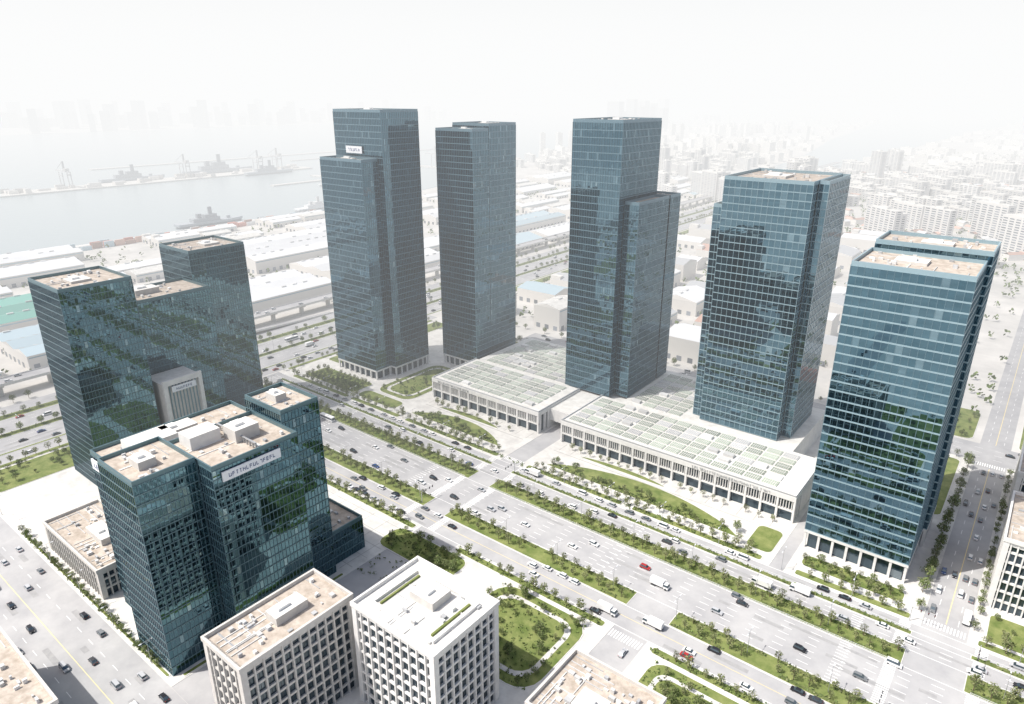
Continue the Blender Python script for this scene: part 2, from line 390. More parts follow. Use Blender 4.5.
for x in (-.5,): dash('y',x,-100,183,.04,L=400,G=0,k='yel',w=.3); dash('y',x,269,418,.04,L=400,G=0,k='yel',w=.3); dash('y',x,452,1300,.04,L=400,G=0,k='yel',w=.3)
for x in (-4.2,3.3): dash('y',x,270,415,.04); dash('y',x,455,900,.04)
for y in (431,437.5,444): dash('x',y,-320,600,.05)
for y in (47,62): dash('x',y,-420,-120,.07)
dash('x',54.6,-420,-120,.07,L=300,G=0,k='yel',w=.25)
def zebra(x0,x1,y0,y1,along):
    if along=='x':
        y=y0
        while y<y1: sheet(x0,x1,y,y+.5,.09,'paint'); y+=1.1
    else:
        x=x0
        while x<x1: sheet(x,x+.5,y0,y1,.09,'paint'); x+=1.1
for xx in (-13,12,-219,-199): 
    for a,b in ((191,202),(213,235),(246.5,253.5),(258,261.5)): zebra(xx-2,xx+2,a,b,'x')
for x0,x1 in ((-8,7),(-100,-86)): zebra(x0+.5,x1-.5,184,188,'y')
zebra(-7.5,6.5,264,268,'y'); zebra(-214.5,-203.5,264,268,'y'); zebra(-7.5,6.5,420,424,'y')
for xx in (-30,-125,-240,-330,60):
    for y in (213.8,217.3,220.8,224.3,227.8,231.2,234.3,247.2,250,252.6):
        sheet(xx,xx+3,y-.12,y+.12,.098,'paint'); mb.quad([(xx+3,y-.5,.099),(xx+4.6,y,.099),(xx+3,y+.5,.099)],'paint')
mb.obj('road_markings')
mb=MB(); zc=.034
M['patch']=mat('asphalt_repair',(0.29,0.29,0.295),0.9,scale=0.4,c2=(0.36,0.36,0.36))
lanes={}
for i in range(90):
    y=random.choice([192,199,214,217.5,221,224.5,228,232,247,250,259]); x=U(-410,120); l=U(4,30)
    if any(x<b+1 and x+l>a-1 for a,b in lanes.get(y,[])): continue
    lanes.setdefault(y,[]).append((x,x+l)); sheet(x,x+l,y-U(.5,1.2),y+U(.5,1.0),zc+.004,'patch')
for j,x in enumerate([-459,-450,-444,-486,-477]):
    y=U(60,110)
    while y<700: l=U(8,40); sheet(x-1,x+1.2,y,y+l,.045,'patch'); y+=l+U(20,140)
for j,y in enumerate([43.5,50,59,65]):
    x=U(-400,-370)
    while x<-190: l=U(3,14); sheet(x,x+l,y-1,y+1,.04,'patch'); x+=l+U(12,50)
mb.obj('asphalt_repairs')
gaps=[(-10,9),(-216,-202)]
gapsS=[(-10,9),(-102,-84),(-216,-202)]
def segs(a0,a1,gp,w=0):
    out=[];a=a0
    for g0,g1 in sorted(gp):
        if g0-w>a: out.append((a,g0-w))
        a=g1+w
    out.append((a,a1)); return out
def median(name,axis,segl,c0,c1,kk='lawn'):
    for a0,a1 in segl:
        mb=MB()
        bx=(lambda p,q,r,s,z0,z1,k,t=None: mb.box(p,q,r,s,z0,z1,k,t)) if axis=='x' else (lambda p,q,r,s,z0,z1,k,t=None: mb.box(r,s,p,q,z0,z1,k,t))
        bx(a0,a1,c0,c1,0,.14,'kerb'); bx(a0+.25,a1-.25,c0+.25,c1-.25,.1,.19,kk)
        mb.obj(name)
def hedge(axis,a0,a1,c0,c1,h=1.0,step=1.2,name='hedge_row'):
    mb=MB(); n=max(2,int((a1-a0)/step)); m=3
    i0=mb.mi('hedge')
    for i in range(n+1):
        for j in range(m+1):
            a=a0+(a1-a0)*i/n+U(-.2,.2); c=c0+(c1-c0)*j/m+U(-.15,.15)
            z=.15 if j in(0,m) or i in (0,n) else h*U(.6,1.25)
            mb.v.append((a,c,z) if axis=='x' else (c,a,z))
    for i in range(n):
        for j in range(m):
            p=i*(m+1)+j; mb.f.append((p,p+m+1,p+m+2,p+1)); mb.m.append(i0)
    for i in range(n*3):
        a=U(a0,a1);c=U(c0-.2,c1+.2);z=h*U(.4,1.2)
        mb.leaf(Vector((a,c,z)) if axis=='x' else Vector((c,a,z)),U(.25,.5),'leaf' if R()<.7 else 'leafy',1)
    mb.obj(name)
for c0,c1,kk,gp in ((202.6,211.8,'lawn',gapsS),(236,245.4,'lawn',gaps),(254.4,256.8,'lawn',gaps)):
    sg=segs(-412,500,gp)
    median('median_strip','x',sg,c0,c1,kk)
    for a0,a1 in sg:
        if c1-c0>6:
            a=a0+1
            while a<a1-6:
                l=min(U(18,60),a1-1-a); hedge('x',a,a+l,c1-2.4,c1-.7)
                if R()<.75: hedge('x',a,a+l*U(.5,1),c0+.6,c0+2.0,.8)
                a+=l+U(2,7)
        else: hedge('x',a0+1,a1-1,c0+.4,c1-.4,.8)
for c0,c1 in ((-468,-462),(-498,-490),(-440,-438)):
    median('median_strip','y',[(-300,1800)],c0,c1)
    if c1-c0>4: hedge('y',-300,1200,c0+1.6,c1-1.6,step=2)
median('median_strip','y',[(75,180),(270,420)],-426,-422)
mb=MB()
for a0,a1 in segs(-420,600,[(-8,7),(-100,-86),(-204,-181)]): mb.box(a0,a1,70.1 if a0<-110 else 20,190,0,.13,'kerb','pave')
mb.obj('pavement')
mb=MB()
for a0,a1 in segs(-420,600,[(-8,7),(-66,-60),(-215,-203)]): mb.box(a0,a1,262,425,0,.13,'kerb','pave')
mb.obj('plaza_pavement')
mb=MB(); M['joint']=mat('paving_band',(0.38,0.37,0.35),0.9,scale=.3,c2=(0.47,0.46,0.44))
for x in range(-300,-68,8):
    if not -217<x<-200: sheet(x,x+.5,291,299.5,.136,'joint')
for x in range(-410,-205,10): sheet(x,x+.4,146,184,.136,'joint')
for y in range(150,184,8): sheet(-400,-206,y,y+.4,.141,'joint')
for x in range(-80,-68,6): sheet(x,x+.4,262.5,290,.141,'joint')
for y in (288.5,): sheet(-300,-220,y,y+.6,.146,'joint'); sheet(-198,-82,y+.5,y+1.1,.146,'joint')
mb.obj('paving_bands')
def lawnpoly(poly,name='lawn',z=.13):
    mb=MB(); mb.prism(poly,z,z+.16,'kerb')
    cx=sum(p[0] for p in poly)/len(poly); cy=sum(p[1] for p in poly)/len(poly)
    w=max(p[0] for p in poly)-min(p[0] for p in poly); h=max(p[1] for p in poly)-min(p[1] for p in poly)
    fx,fy=1-.7/w,1-.7/h
    q=[(cx+(x-cx)*fx,cy+(y-cy)*fy) for x,y in poly]
    mb.prism(q,z+.16,z+.26,'lawn'); mb.obj(name)
def lens(x0,x1,yb,h,n=16):
    return [(x0+(x1-x0)*i/n, yb+ (h*math.sin(math.pi*i/n)**.7 if 0<i<n else 0)) for i in range(n+1)]
def rr(x0,x1,y0,y1,r=3):
    P=[]
    for cx,cy,a in ((x1-r,y1-r,0),(x0+r,y1-r,90),(x0+r,y0+r,180),(x1-r,y0+r,270)):
        for k in range(5): t=math.radians(a+k*22.5); P.append((cx+r*math.cos(t),cy+r*math.sin(t)))
    return P
def ringpath(poly,w,z,name='garden_path'):
    mb=MB(); n=len(poly); cx=sum(p[0] for p in poly)/n; cy=sum(p[1] for p in poly)/n
    W=max(p[0] for p in poly)-min(p[0] for p in poly); H=max(p[1] for p in poly)-min(p[1] for p in poly)
    f=lambda p,d:(cx+(p[0]-cx)*(1-2*d/W),cy+(p[1]-cy)*(1-2*d/H),z)
    for i in range(n):
        a,b=poly[i],poly[(i+1)%n]; mb.quad([f(a,4),f(b,4),f(b,4+w),f(a,4+w)],'pave')
    mb.obj(name)
lawnpoly(lens(-192,-84,273,16)); lawnpoly(lens(-298,-226,273,14)); lawnpoly(lens(-290,-240,290,5)) ; lawnpoly(lens(-182,-130,291.5,4))
for P in (rr(-345,-312,284,345,8),rr(-212,-168,168,184,5),rr(-149,-106,142,184,9),rr(-80,-30,153,184,6),rr(-340,-250,150,176,6)): lawnpoly(P)
lawnpoly(rr(-348,-311,270,281,4)); lawnpoly(rr(-405,-352,271,290,3)); lawnpoly(rr(-418,-402,300,420,3))
lawnpoly(rr(-56,-16,271,280,3)); lawnpoly(rr(-80,-68,270,290,3)); lawnpoly(rr(12,80,268,286,2)); lawnpoly(rr(-56,-14,350,420,3)); lawnpoly(rr(-330,-90,415,422,2))
lawnpoly(rr(-80,-50,90,118,3)); lawnpoly(rr(20,100,150,184,6)); lawnpoly(rr(-50,-14,100,150,6)); lawnpoly(rr(12,40,336,356,2))
lawnpoly(rr(-420,-300,178,184,2)); lawnpoly(rr(-348,-262,102,112,3)); lawnpoly(rr(-345,-209,71,72.6,.6)); lawnpoly(rr(-420,-393,75,175,4)); lawnpoly(rr(-178,-175,72,160,1)); lawnpoly(rr(-206.5,-204.6,75,145,.5))
lawnpoly(rr(-300,-262,118,144,6)); lawnpoly(rr(-425,-395,-60,36,4),z=.02); lawnpoly(rr(-390,-262,20,36,4),z=.02)
for a0,a1 in ((-410,-206),(-179,-103),(-83,-11),(10,400)): lawnpoly(rr(a0,a1,185.6,189.2,1),'grass_verge')
for a0,a1 in ((-410,-350),(-346,-300),(-294,-219),(-199,-140),(-134,-70),(-56,-12),(10,80),(84,300)): lawnpoly(rr(a0,a1,263,267,1),'grass_verge')
lawnpoly(rr(10,500,452,520,5),z=.02); lawnpoly(rr(-56,-12,452,500,5),z=.02)
for v0 in range(460,1200,60): lawnpoly(rr(-436,-424,v0,v0+50,2),z=.02)
ringpath(rr(-149,-106,142,184,9),2,.41); ringpath(rr(-345,-312,284,345,8),2,.41); ringpath(rr(-80,-30,153,184,6),1.8,.41)
mb=MB()
for y in (235.8,257.0):
    for a0,a1 in segs(-405,350,gaps):
        mb.box(a0+2,a1-2,y-.03,y+.03,.95,1.05,'sign'); mb.box(a0+2,a1-2,y-.03,y+.03,.45,.5,'sign')
        a=a0+2
        while a<a1-2: mb.box(a-.04,a+.04,y-.05,y+.05,.02,1.1,'sign'); a+=2.5
mb.obj('road_railing')
# ------------------------------------------------------------ trees
def tree_mesh(name,h,r,n,leaf,seed):
    random.seed(seed); mb=MB()
    def limb(p,q,r0,r1,k=5):
        p,q=Vector(p),Vector(q); d=(q-p).normalized(); a=d.orthogonal().normalized(); b=d.cross(a); s=len(mb.v); i=mb.mi('bark')
        for P,rr_ in ((p,r0),(q,r1)):
            for t in range(k):
                w=2*math.pi*t/k; mb.v.append(tuple(P+(a*math.cos(w)+b*math.sin(w))*rr_))
        for t in range(k): mb.f.append((s+t,s+(t+1)%k,s+k+(t+1)%k,s+k+t)); mb.m.append(i)
    limb((0,0,0),(0,0,h*.34),.14,.10); limb((0,0,h*.34),(.1,.05,h*.8),.10,.03)
    cz=h*.64; rz=h*.34
    cl=[]
    for i in range(16):
        t=i*2.4+U(-.4,.4); ph=math.acos(1-2*(i+.5)/16); q=U(.5,.85)
        c=Vector((math.sin(ph)*math.cos(t)*r*q,math.sin(ph)*math.sin(t)*r*q,cz+math.cos(ph)*rz*q)); cl.append((c,U(.75,1.25)))
        if i%3==0: limb((0,0,h*.36+.1*i/16*h),tuple(c),.05,.02,3)
    cl.append((Vector((0,0,cz)),1.2))
    for i in range(n):
        c,sc_=random.choice(cl); d=Vector((random.gauss(0,1),random.gauss(0,1),random.gauss(0,1))).normalized()*r*.34*sc_*R()**.4
        mb.leaf(c+d,U(.12,.26)*(.6+h/14),leaf if R()<.72 else ('leaf' if leaf=='leafy' else 'leafy'),U(.6,1))
    return mb.mesh(name)
TS=[tree_mesh('street_tree_mesh',5.4,1.75,340,'leafy',s) for s in range(4)]
TG=[tree_mesh('green_tree_mesh',6.0,2.3,560,'leaf',10+s) for s in range(4)]
random.seed(11)
def tree(x,y,kind=0,s=1,z=.13):
    inst('street_tree' if kind==0 else 'broadleaf_tree',random.choice(TS if kind==0 else TG),(x+U(-.5,.5),y+U(-.5,.5),z),U(0,6.28),s*U(.65,1.15))
def trow(axis,c,a0,a1,d,kind=0,gp=(),s=1,p=.9):
    a=a0
    while a<a1:
        if not any(g0-2<a<g1+2 for g0,g1 in gp) and R()<p:
            if axis=='x': tree(a,c,kind,s)
            else: tree(c,a,kind,s)
        a+=d*U(.85,1.15)
pg=[(-12,10),(-70,-56),(-219,-199)]
trow('x',265,-410,300,5.6,0,pg,1.05); trow('x',269.3,-400,300,6.2,0,pg)
trow('x',205.0,-410,300,5.6,0,gapsS,1.05,.95); trow('x',209.4,-410,300,6.5,0,gapsS,1,.85); trow('x',238.6,-410,300,5.4,0,gaps,1.1,.95); trow('x',242.4,-410,300,6,0,gaps,1.05,.9)
trow('x',187.4,-410,300,5.8,0,[(-12,10),(-104,-82),(-206,-179)],1.05)
trow('x',292.5,-298,-228,5,0); trow('x',295.5,-190,-75,6,0,(),.8)
trow('x',272,-402,-352,4.5,0); trow('x',276,-402,-352,4.5,1,(),.8); trow('x',281,-402,-352,4.5,0); trow('x',286,-402,-352,4.5,0)
trow('x',273,-54,-18,5,0); trow('x',277.5,-54,-18,5,1,(),.8)
trow('y',-10.5,272,420,5.5,1,(),1.1); trow('y',8.6,272,420,6,1,(),.8); trow('y',-11,30,180,7,1); trow('y',9.5,30,180,7,1)
trow('x',72,-345,-212,5,1,(),.7); trow('x',36,-400,-265,6,0)
trow('y',-424,75,420,6,0); trow('y',-465,-200,1300,10,1,(),1,.75); trow('y',-494,-200,1300,10,1,(),1,.75); trow('y',-515,-200,1300,11,1,[(140,390)],1,.75)
trow('x',423,-325,300,8,1,[(-12,10)]); trow('x',453,-400,300,9,1,[(-12,10)]); trow('x',418,-325,-84,9,1)
trow('y',-420,460,1200,13,1)
for (x0,x1,y0,y1,n) in ((-344,-313,286,343,22),(-210,-170,169,183,34),(-148,-108,143,183,54),(-79,-32,154,183,44),(22,98,152,182,20),(-80,-50,91,117,12),(-415,-402,300,420,30),(-54,-16,352,418,34),(-338,-252,151,175,34),(-418,-396,77,174,34),(-422,-397,-50,34,20),(-388,-264,21,35,20),(-54,-14,454,498,24),(20,200,455,515,50),(-48,-16,102,148,18),(-190,-86,275,280,22),(-296,-228,275,280,16),(14,60,270,284,14)):
    for i in range(n): tree(U(x0,x1),U(y0,y1),1 if R()<.75 else 0,U(.45,1))
mb=MB()
for (x0,x1,y0,y1,n) in ((-190,-90,273.5,277,240),(-296,-230,273.5,277,160),(-148,-108,143,183,260),(-210,-170,169,183,160),(-79,-32,156,183,220),(-54,-18,271.5,280,120),(-344,-313,286,343,160),(-402,-354,272,289,160),(-345,-216,71,73,200),(-205,-176,150,166,60),(-340,-252,151,175,150),(-410,-206,186,189,260),(-179,-104,186,189,100),(-83,-12,186,189,120),(-292,-70,263.5,266.5,260)):
    for i in range(n):
        x,y=U(x0,x1),U(y0,y1); s0=U(.3,.8)
        for q in range(6): mb.leaf(Vector((x+U(-s0,s0),y+U(-s0,s0),.4+U(0,s0))),U(.2,.42),'leaf')
mb.obj('shrub_beds')
# ------------------------------------------------------------ cars
def wheel(mb,x,y,w,r):
    s=len(mb.v); t=mb.mi('dark')
    for yy in (y,y+w):
        for k in range(10): a=2*math.pi*k/10; mb.v.append((x+r*math.cos(a),yy,r+r*math.sin(a)))
    for k in range(10): mb.f.append((s+k,s+(k+1)%10,s+10+(k+1)%10,s+10+k)); mb.m.append(t)
    mb.f.append(tuple(s+k for k in range(10))); mb.m.append(t); mb.f.append(tuple(s+10+k for k in range(10))); mb.m.append(t)
def car_mesh(name,paint,kind):
    mb=MB(); L,W,Hh={'sedan':(4.7,1.84,1.46),'suv':(4.6,1.9,1.72),'van':(5.2,1.95,2.1)}[kind]
    hw=W/2
    prof={'sedan':[(-L/2,.35),(-L/2,.85),(-L/2+.5,.95),(L/2-1.2,.92),(L/2-.15,.72),(L/2,.5),(L/2-.05,.3)],
          'suv':[(-L/2,.4),(-L/2,1.05),(-L/2+.2,1.08),(L/2-1.1,1.05),(L/2-.1,.85),(L/2,.5),(L/2-.05,.3)],
          'van':[(-L/2,.4),(-L/2,1.15),(-L/2+.1,1.2),(L/2-.7,1.15),(L/2-.1,.9),(L/2,.5),(L/2-.05,.3)]}[kind]
    pr=prof+[(-L/2+.1,.28)]
    n=len(pr); s=len(mb.v)
    for sy in (-1,1):
        for x,z in pr: mb.v.append((x,sy*(hw-(.06 if z<.4 or z>.84 else 0)),z))
    i=mb.mi(paint)
    for a in range(n):
        b=(a+1)%n; mb.f.append((s+a,s+n+a,s+n+b,s+b)); mb.m.append(i)
    mb.f.append(tuple(s+a for a in range(n))); mb.m.append(i); mb.f.append(tuple(s+n+a for a in reversed(range(n)))); mb.m.append(i)
    zb=pr[2][1]-.01
    c={'sedan':(-1.75,-1.05,.55,1.25),'suv':(-2.2,-1.9,.5,1.2),'van':(-2.5,-2.35,1.1,1.85)}[kind]
    s=len(mb.v)
    for x,z,w in ((c[0],zb,hw-.1),(c[3],zb,hw-.1),(c[2],Hh,hw-.28),(c[1],Hh,hw-.28)):
        mb.v.append((x,-w,z)); mb.v.append((x,w,z))
    g=mb.mi('wglass')
    mb.f+= [(s,s+2,s+4,s+6),(s+1,s+7,s+5,s+3),(s+2,s+3,s+5,s+4),(s+0,s+6,s+7,s+1),(s+4,s+5,s+7,s+6)]; mb.m+=[g,g,g,g,i]
    mb.box(c[1]+.05,c[2]-.05,-(hw-.3),hw-.3,Hh-.02,Hh+.03,paint)
    for x in (-L/2+.85,L/2-.9):
        for y in (-hw+.02,hw-.22): wheel(mb,x,y,.2,.34)
    for y in (-hw+.15,hw-.5):
        mb.box(L/2-.12,L/2+.01,y,y+.35,.6,.74,'paint'); mb.box(-L/2-.01,-L/2+.1,y,y+.35,.72,.86,'tail')
    return mb.mesh(name)
M['tail']=mat('tail_light',(0.5,0.02,0.02),.3)
cols=[('pw',(.8,.8,.8)),('pw2',(.75,.76,.77)),('pk',(.02,.02,.025)),('pg',(.18,.19,.2)),('ps',(.45,.46,.48)),('pn',(.05,.05,.055)),('pb',(.03,.07,.2)),('pr',(.35,.03,.03))]
for k,c in cols: M[k]=mat('car_paint_'+k,c,.25)
CARS=[];WT=[]
for (k,c),w_ in zip(cols,(5,4,5,4,3,4,1.2,.7)):
    for kd in ('sedan','suv'): CARS.append(car_mesh('car_mesh',k,kd)); WT.append(w_)
VAN=[car_mesh('van_mesh','pw','van'),car_mesh('van_mesh','ps','van')]
def truck_mesh(l=4.2,h=3.4,bus=False):
    mb=MB(); g=mb.mi('wglass'); w=mb.mi('pw')
    if bus:
        mb.box(-5.8,5.8,-1.25,1.25,.4,3.1,'pw'); mb.box(-5.5,5.7,-1.27,1.27,1.5,2.6,'wglass'); mb.box(5.75,5.83,-1.1,1.1,1.2,2.7,'wglass'); mb.box(-2,1,-.8,.8,3.1,3.4,'hvac')
        xs=(-3.6,3.8)
    else:
        mb.box(-l,1.7,-1.2,1.2,1.0,h,'pw'); mb.box(-l,3.8,-.5,.5,.6,.95,'dark')
        mb.prism([(1.9,-1.1),(3.9,-1.1),(3.9,1.1),(1.9,1.1)],.6,1.59,'pw')
        s=len(mb.v); mb.v+=[(1.9,-1.1,1.6),(3.9,-1.1,1.6),(3.5,-1,2.6),(1.9,-1,2.6),(1.9,1.1,1.6),(3.9,1.1,1.6),(3.5,1,2.6),(1.9,1,2.6)]
        mb.f+=[(s,s+1,s+2,s+3),(s+5,s+4,s+7,s+6),(s+1,s+5,s+6,s+2),(s+3,s+2,s+6,s+7),(s,s+3,s+7,s+4)]; mb.m+=[g,g,g,w,w]
        xs=(-3.2,-2.1,2.9)
    for x in xs:
        for y in (-1.22,.92): wheel(mb,x,y,.3,.48)
    return mb.mesh('truck_mesh')
TRUCK=truck_mesh(); BUS=truck_mesh(bus=True)
def car(x,y,rz):
    r=R()
    if r<.02: inst('box_truck',TRUCK,(x,y,.03),rz)
    elif r<.035: inst('bus',BUS,(x,y,.03),rz)
    elif r<.08: inst('van',random.choice(VAN),(x,y,.03),rz)
    else: inst('car',random.choices(CARS,WT)[0],(x,y,.03),rz+U(-.03,.03))
def traffic(axis,c,a0,a1,d,rz,gp=(),p=.6):
    a=a0+U(0,d)
    while a<a1:
        if R()<p and not any(g0<a<g1 for g0,g1 in gp):
            if axis=='x': car(a,c+U(-.25,.25),rz)
            else: car(c+U(-.25,.25),a,rz)
        a+=max(d*U(.8,1.7),5.6)
for c,p,d in ((213.8,.4,22),(217.3,.35,22),(220.8,.3,22),(224.3,.3,24),(227.8,.35,22),(231.2,.3,22),(234.2,.3,24)): traffic('x',c,-410,200,d,0,(),p)
for c,p,d in ((247.2,.5,14),(250,.5,15),(252.7,.45,15),): traffic('x',c,-410,200,d,math.pi,(),p)
traffic('x',260.3,-400,200,6.4,math.pi,[(-20,20),(-76,-54),(-222,-198)],.85)
traffic('x',191.8,-400,200,6.5,0,[(-20,20),(-108,-80),(-208,-178)],.5); traffic('x',201.0,-400,200,6.5,math.pi,[(-20,20),(-108,-80)],.5); traffic('x',194.6,-400,200,28,0); traffic('x',198.5,-400,200,28,math.pi)
for c in (-6,-2.4): traffic('y',c,270,420,13,-math.pi/2,(),.6)
for c in (1.5,5.2): traffic('y',c,270,420,13,math.pi/2,(),.6)
traffic('y',-96,0,180,20,-math.pi/2); traffic('y',-90,0,180,20,math.pi/2)
for c in (43.5,50.5): traffic('x',c,-400,-140,13,0,(),.5)
for c in (58.5,66): traffic('x',c,-400,-140,12,math.pi,(),.6)
for c in (-459,-454,-449,-443): traffic('y',c,-100,900,24,math.pi/2,(),.6)
for c in (-487,-482,-477,-471): traffic('y',c,-100,900,24,-math.pi/2,(),.6)
for c in (428,434,441,447): traffic('x',c,-320,200,22,0,(),.6)
for x in (-430,-435): traffic('y',x,-50,400,9,math.pi/2,(),.5)
for y in range(80,160,3): 
    if R()<.5: inst('car',random.choices(CARS,WT)[0],(-184,y,.03),0)
for y in (118,131,144):
    x=-342
    while x<-303:
        if R()<.5: inst('car',random.choices(CARS,WT)[0],(x,y,.13),math.pi/2)
        x+=2.9
# ------------------------------------------------------------ lamps
def lamp_mesh():
    mb=MB(); s=8
    for z0,z1,r0,r1 in ((0,.8,.16,.14),(.8,10,.11,.06)):
        n=len(mb.v)
        for z,r in ((z0,r0),(z1,r1)):
            for k in range(s): a=2*math.pi*k/s; mb.v.append((r*math.cos(a),r*math.sin(a),z))
        i=mb.mi('steel')
        for k in range(s): mb.f.append((n+k,n+(k+1)%s,n+s+(k+1)%s,n+s+k)); mb.m.append(i)
    for d in (-1,1):
        mb.box(-.05,.05,min(0,d*2.2),max(0,d*2.2),9.9,10,'steel'); mb.box(-.18,.18,d*2.2-.5,d*2.2+.5,9.8,9.99,'sign')
    return mb.mesh('street_lamp_mesh')
LM=lamp_mesh()
for x in range(-400,300,28):
    if not any(a<x<b for a,b in gaps): inst('street_lamp',LM,(x,240.6,.15)); inst('street_lamp',LM,(x+9,207.4,.15)); inst('street_lamp',LM,(x+3,263,.15))
for y in range(-100,900,35): inst('street_lamp',LM,(-465,y,.15),math.pi/2)
for x in range(-400,-200,30): inst('street_lamp',LM,(x,71,.15))
def sig_mesh():
    mb=MB(); mb.box(-.12,.12,-.12,.12,0,6.5,'steel'); mb.box(-.08,.08,.12,8,6.2,6.35,'steel')
    for y in (3,5.5,7.6): mb.box(-.15,.2,y-.18,y+.18,5.6,6.7,'dark'); mb.box(.2,.24,y-.1,y+.1,6.3,6.5,'tail')
    return mb.mesh('traffic_light_mesh')
SG=sig_mesh()
for x,y,r in ((-12,204,0),(11,255.5,math.pi),(-12,262.5,-1.57),(11,189,1.57),(-218,204,0),(-200,255.5,math.pi)): inst('traffic_light',SG,(x,y,.13),r)
# ------------------------------------------------------------ viaduct
mb=MB(); mb.box(-541,-528,-400,2200,8.2,9.4,'pave','asph'); mb.box(-541.3,-541.01,-400,2200,8.6,10.3,'kerb'); mb.box(-527.99,-527.7,-400,150,8.6,10.3,'kerb'); mb.box(-527.99,-527.7,180,2200,8.6,10.3,'kerb')
for y in range(-390,2000,30): mb.box(-536.5,-532.5,y,y+2.2,0,7,'pave'); mb.box(-540,-529,y-.2,y+2.4,7,8.19,'pave')
N=14
def rp(t): return (-527.6+8.5*min(1,t*2.2), 150+230*t, 9.3*(1-t)**1.15+.06)
for i in range(N):
    a,b=rp(i/N),rp((i+1)/N); w=6.5
    mb.rawbox([(a[0],a[1],max(0,a[2]-1)),(a[0]+w,a[1],max(0,a[2]-1)),(b[0]+w,b[1],max(0,b[2]-1)),(b[0],b[1],max(0,b[2]-1)),(a[0],a[1],a[2]),(a[0]+w,a[1],a[2]),(b[0]+w,b[1],b[2]),(b[0],b[1],b[2])],'pave','asph')
    mb.rawbox([(a[0]+w,a[1],a[2]-.5),(a[0]+w+.3,a[1],a[2]-.5),(b[0]+w+.3,b[1],b[2]-.5),(b[0]+w,b[1],b[2]-.5),(a[0]+w,a[1],a[2]+.9),(a[0]+w+.3,a[1],a[2]+.9),(b[0]+w+.3,b[1],b[2]+.9),(b[0]+w,b[1],b[2]+.9)],'kerb')
    if i%3==1 and a[2]>2.5: mb.box(a[0]+2.2,a[0]+4,a[1],a[1]+1.6,0,a[2]-1,'pave')
mb.obj('elevated_expressway')
for c in (-538,-531.5):
    a=-100
    while a<900:
        if R()<.5: inst('car',random.choices(CARS,WT)[0],(c,a,9.42),math.pi/2)
        a+=U(14,40)
# ------------------------------------------------------------ port sheds etc
def shed(x0,x1,y0,y1,h,k,name='warehouse'):
    mb=MB(); mb.box(x0,x1,y0,y1,0,h,'wall',k)
    long_y=(y1-y0)>(x1-x0); n=max(1,int(min(x1-x0,y1-y0)/26))
    for i in range(n):
        if long_y:
            a=x0+(x1-x0)*i/n;b=x0+(x1-x0)*(i+1)/n;c=(a+b)/2;r=(b-a)*.11
            mb.quad([(a,y0,h+.01),(c,y0,h+r),(c,y1,h+r),(a,y1,h+.01)][::-1],k);mb.quad([(c,y0,h+r),(b,y0,h+.01),(b,y1,h+.01),(c,y1,h+r)][::-1],k)
            mb.quad([(a,y0,h+.01),(b,y0,h+.01),(c,y0,h+r)],'wall');mb.quad([(b,y1,h+.01),(a,y1,h+.01),(c,y1,h+r)],'wall')
            for t in range(int((y1-y0)/12)): 
                if R()<.5: yy=y0+6+t*12; mb.box(c-.8,c+.8,yy,yy+5,h+r-.3,h+r+.9,'hvac')
            for t in range(int((y1-y0)/9)):
                yy=y0+3+t*9; s1=(c-a)
                mb.quad([(a+1,yy,h+.01+r*1/s1+.06),(c-1,yy,h+r*(s1-1)/s1+.06),(c-1,yy+1.2,h+r*(s1-1)/s1+.06),(a+1,yy+1.2,h+.01+r*1/s1+.06)],'shedt')
        else:
            a=y0+(y1-y0)*i/n;b=y0+(y1-y0)*(i+1)/n;c=(a+b)/2;r=(b-a)*.11
            mb.quad([(x0,a,h+.01),(x1,a,h+.01),(x1,c,h+r),(x0,c,h+r)],k);mb.quad([(x0,c,h+r),(x1,c,h+r),(x1,b,h+.01),(x0,b,h+.01)],k)
            mb.quad([(x0,b,h+.01),(x0,a,h+.01),(x0,c,h+r)],'wall');mb.quad([(x1,a,h+.01),(x1,b,h+.01),(x1,c,h+r)],'wall')
    if long_y:
        for t in range(int((y1-y0)/9)): mb.box(x1,x1+.1,y0+3+t*9,y0+7+t*9,0.1,min(4,h-1),'aptwin')
        mb.box(x1,x1+.08,y0+1,y1-1,h-2.2,h-1.2,'shedb')
    for t in range(int((x1-x0)/9)): mb.box(x0+3+t*9,x0+7+t*9,y0-.1,y0,0.1,min(4,h-1),'aptwin')
    if R()<.4: mb.box(x0+.5,x0+U(6,14),y0+.5,y0+U(6,12),h+.1,h+U(3,5),'wall','roofw')
    mb.obj(name)
random.seed(21)
for a in ((-650,-570,150,235,11,'shedb'),(-760,-670,120,260,12,'shedg'),(-600,-556,40,130,9,'shed'),(-640,-560,290,420,14,'shed'),(-820,-700,420,640,15,'shed'),(-680,-560,450,600,10,'shed'),(-985,-930,100,330,11,'shed'),(-900,-850,80,300,12,'shed')): shed(*a)
for cx in range(-985,-570,78):
    for cy in range(-100,1500,175):
        if (-770<cx+35<-540 and 30-80<cy+80<620) or (-840<cx+35<-680 and 340<cy+90<700) or (cx<-840 and 0<cy+60<340): continue
        r=R()
        if r<.1: continue
        k='shed' if R()<.8 else random.choice(['shedb','shedt','shed','shedt','roofw'])
        w=U(44,68);l=U(110,160); w=min(w,-545-cx)
        if R()<.55: shed(cx,cx+w,cy,cy+l,U(7,14),k)
        else:
            shed(cx,cx+w*.46,cy,cy+l,U(6,11),k); shed(cx+w*.55,cx+w,cy,cy+l*.45,U(5,11),'shed'); shed(cx+w*.55,cx+w,cy+l*.5,cy+l*U(.8,1),U(5,11),'roofw')
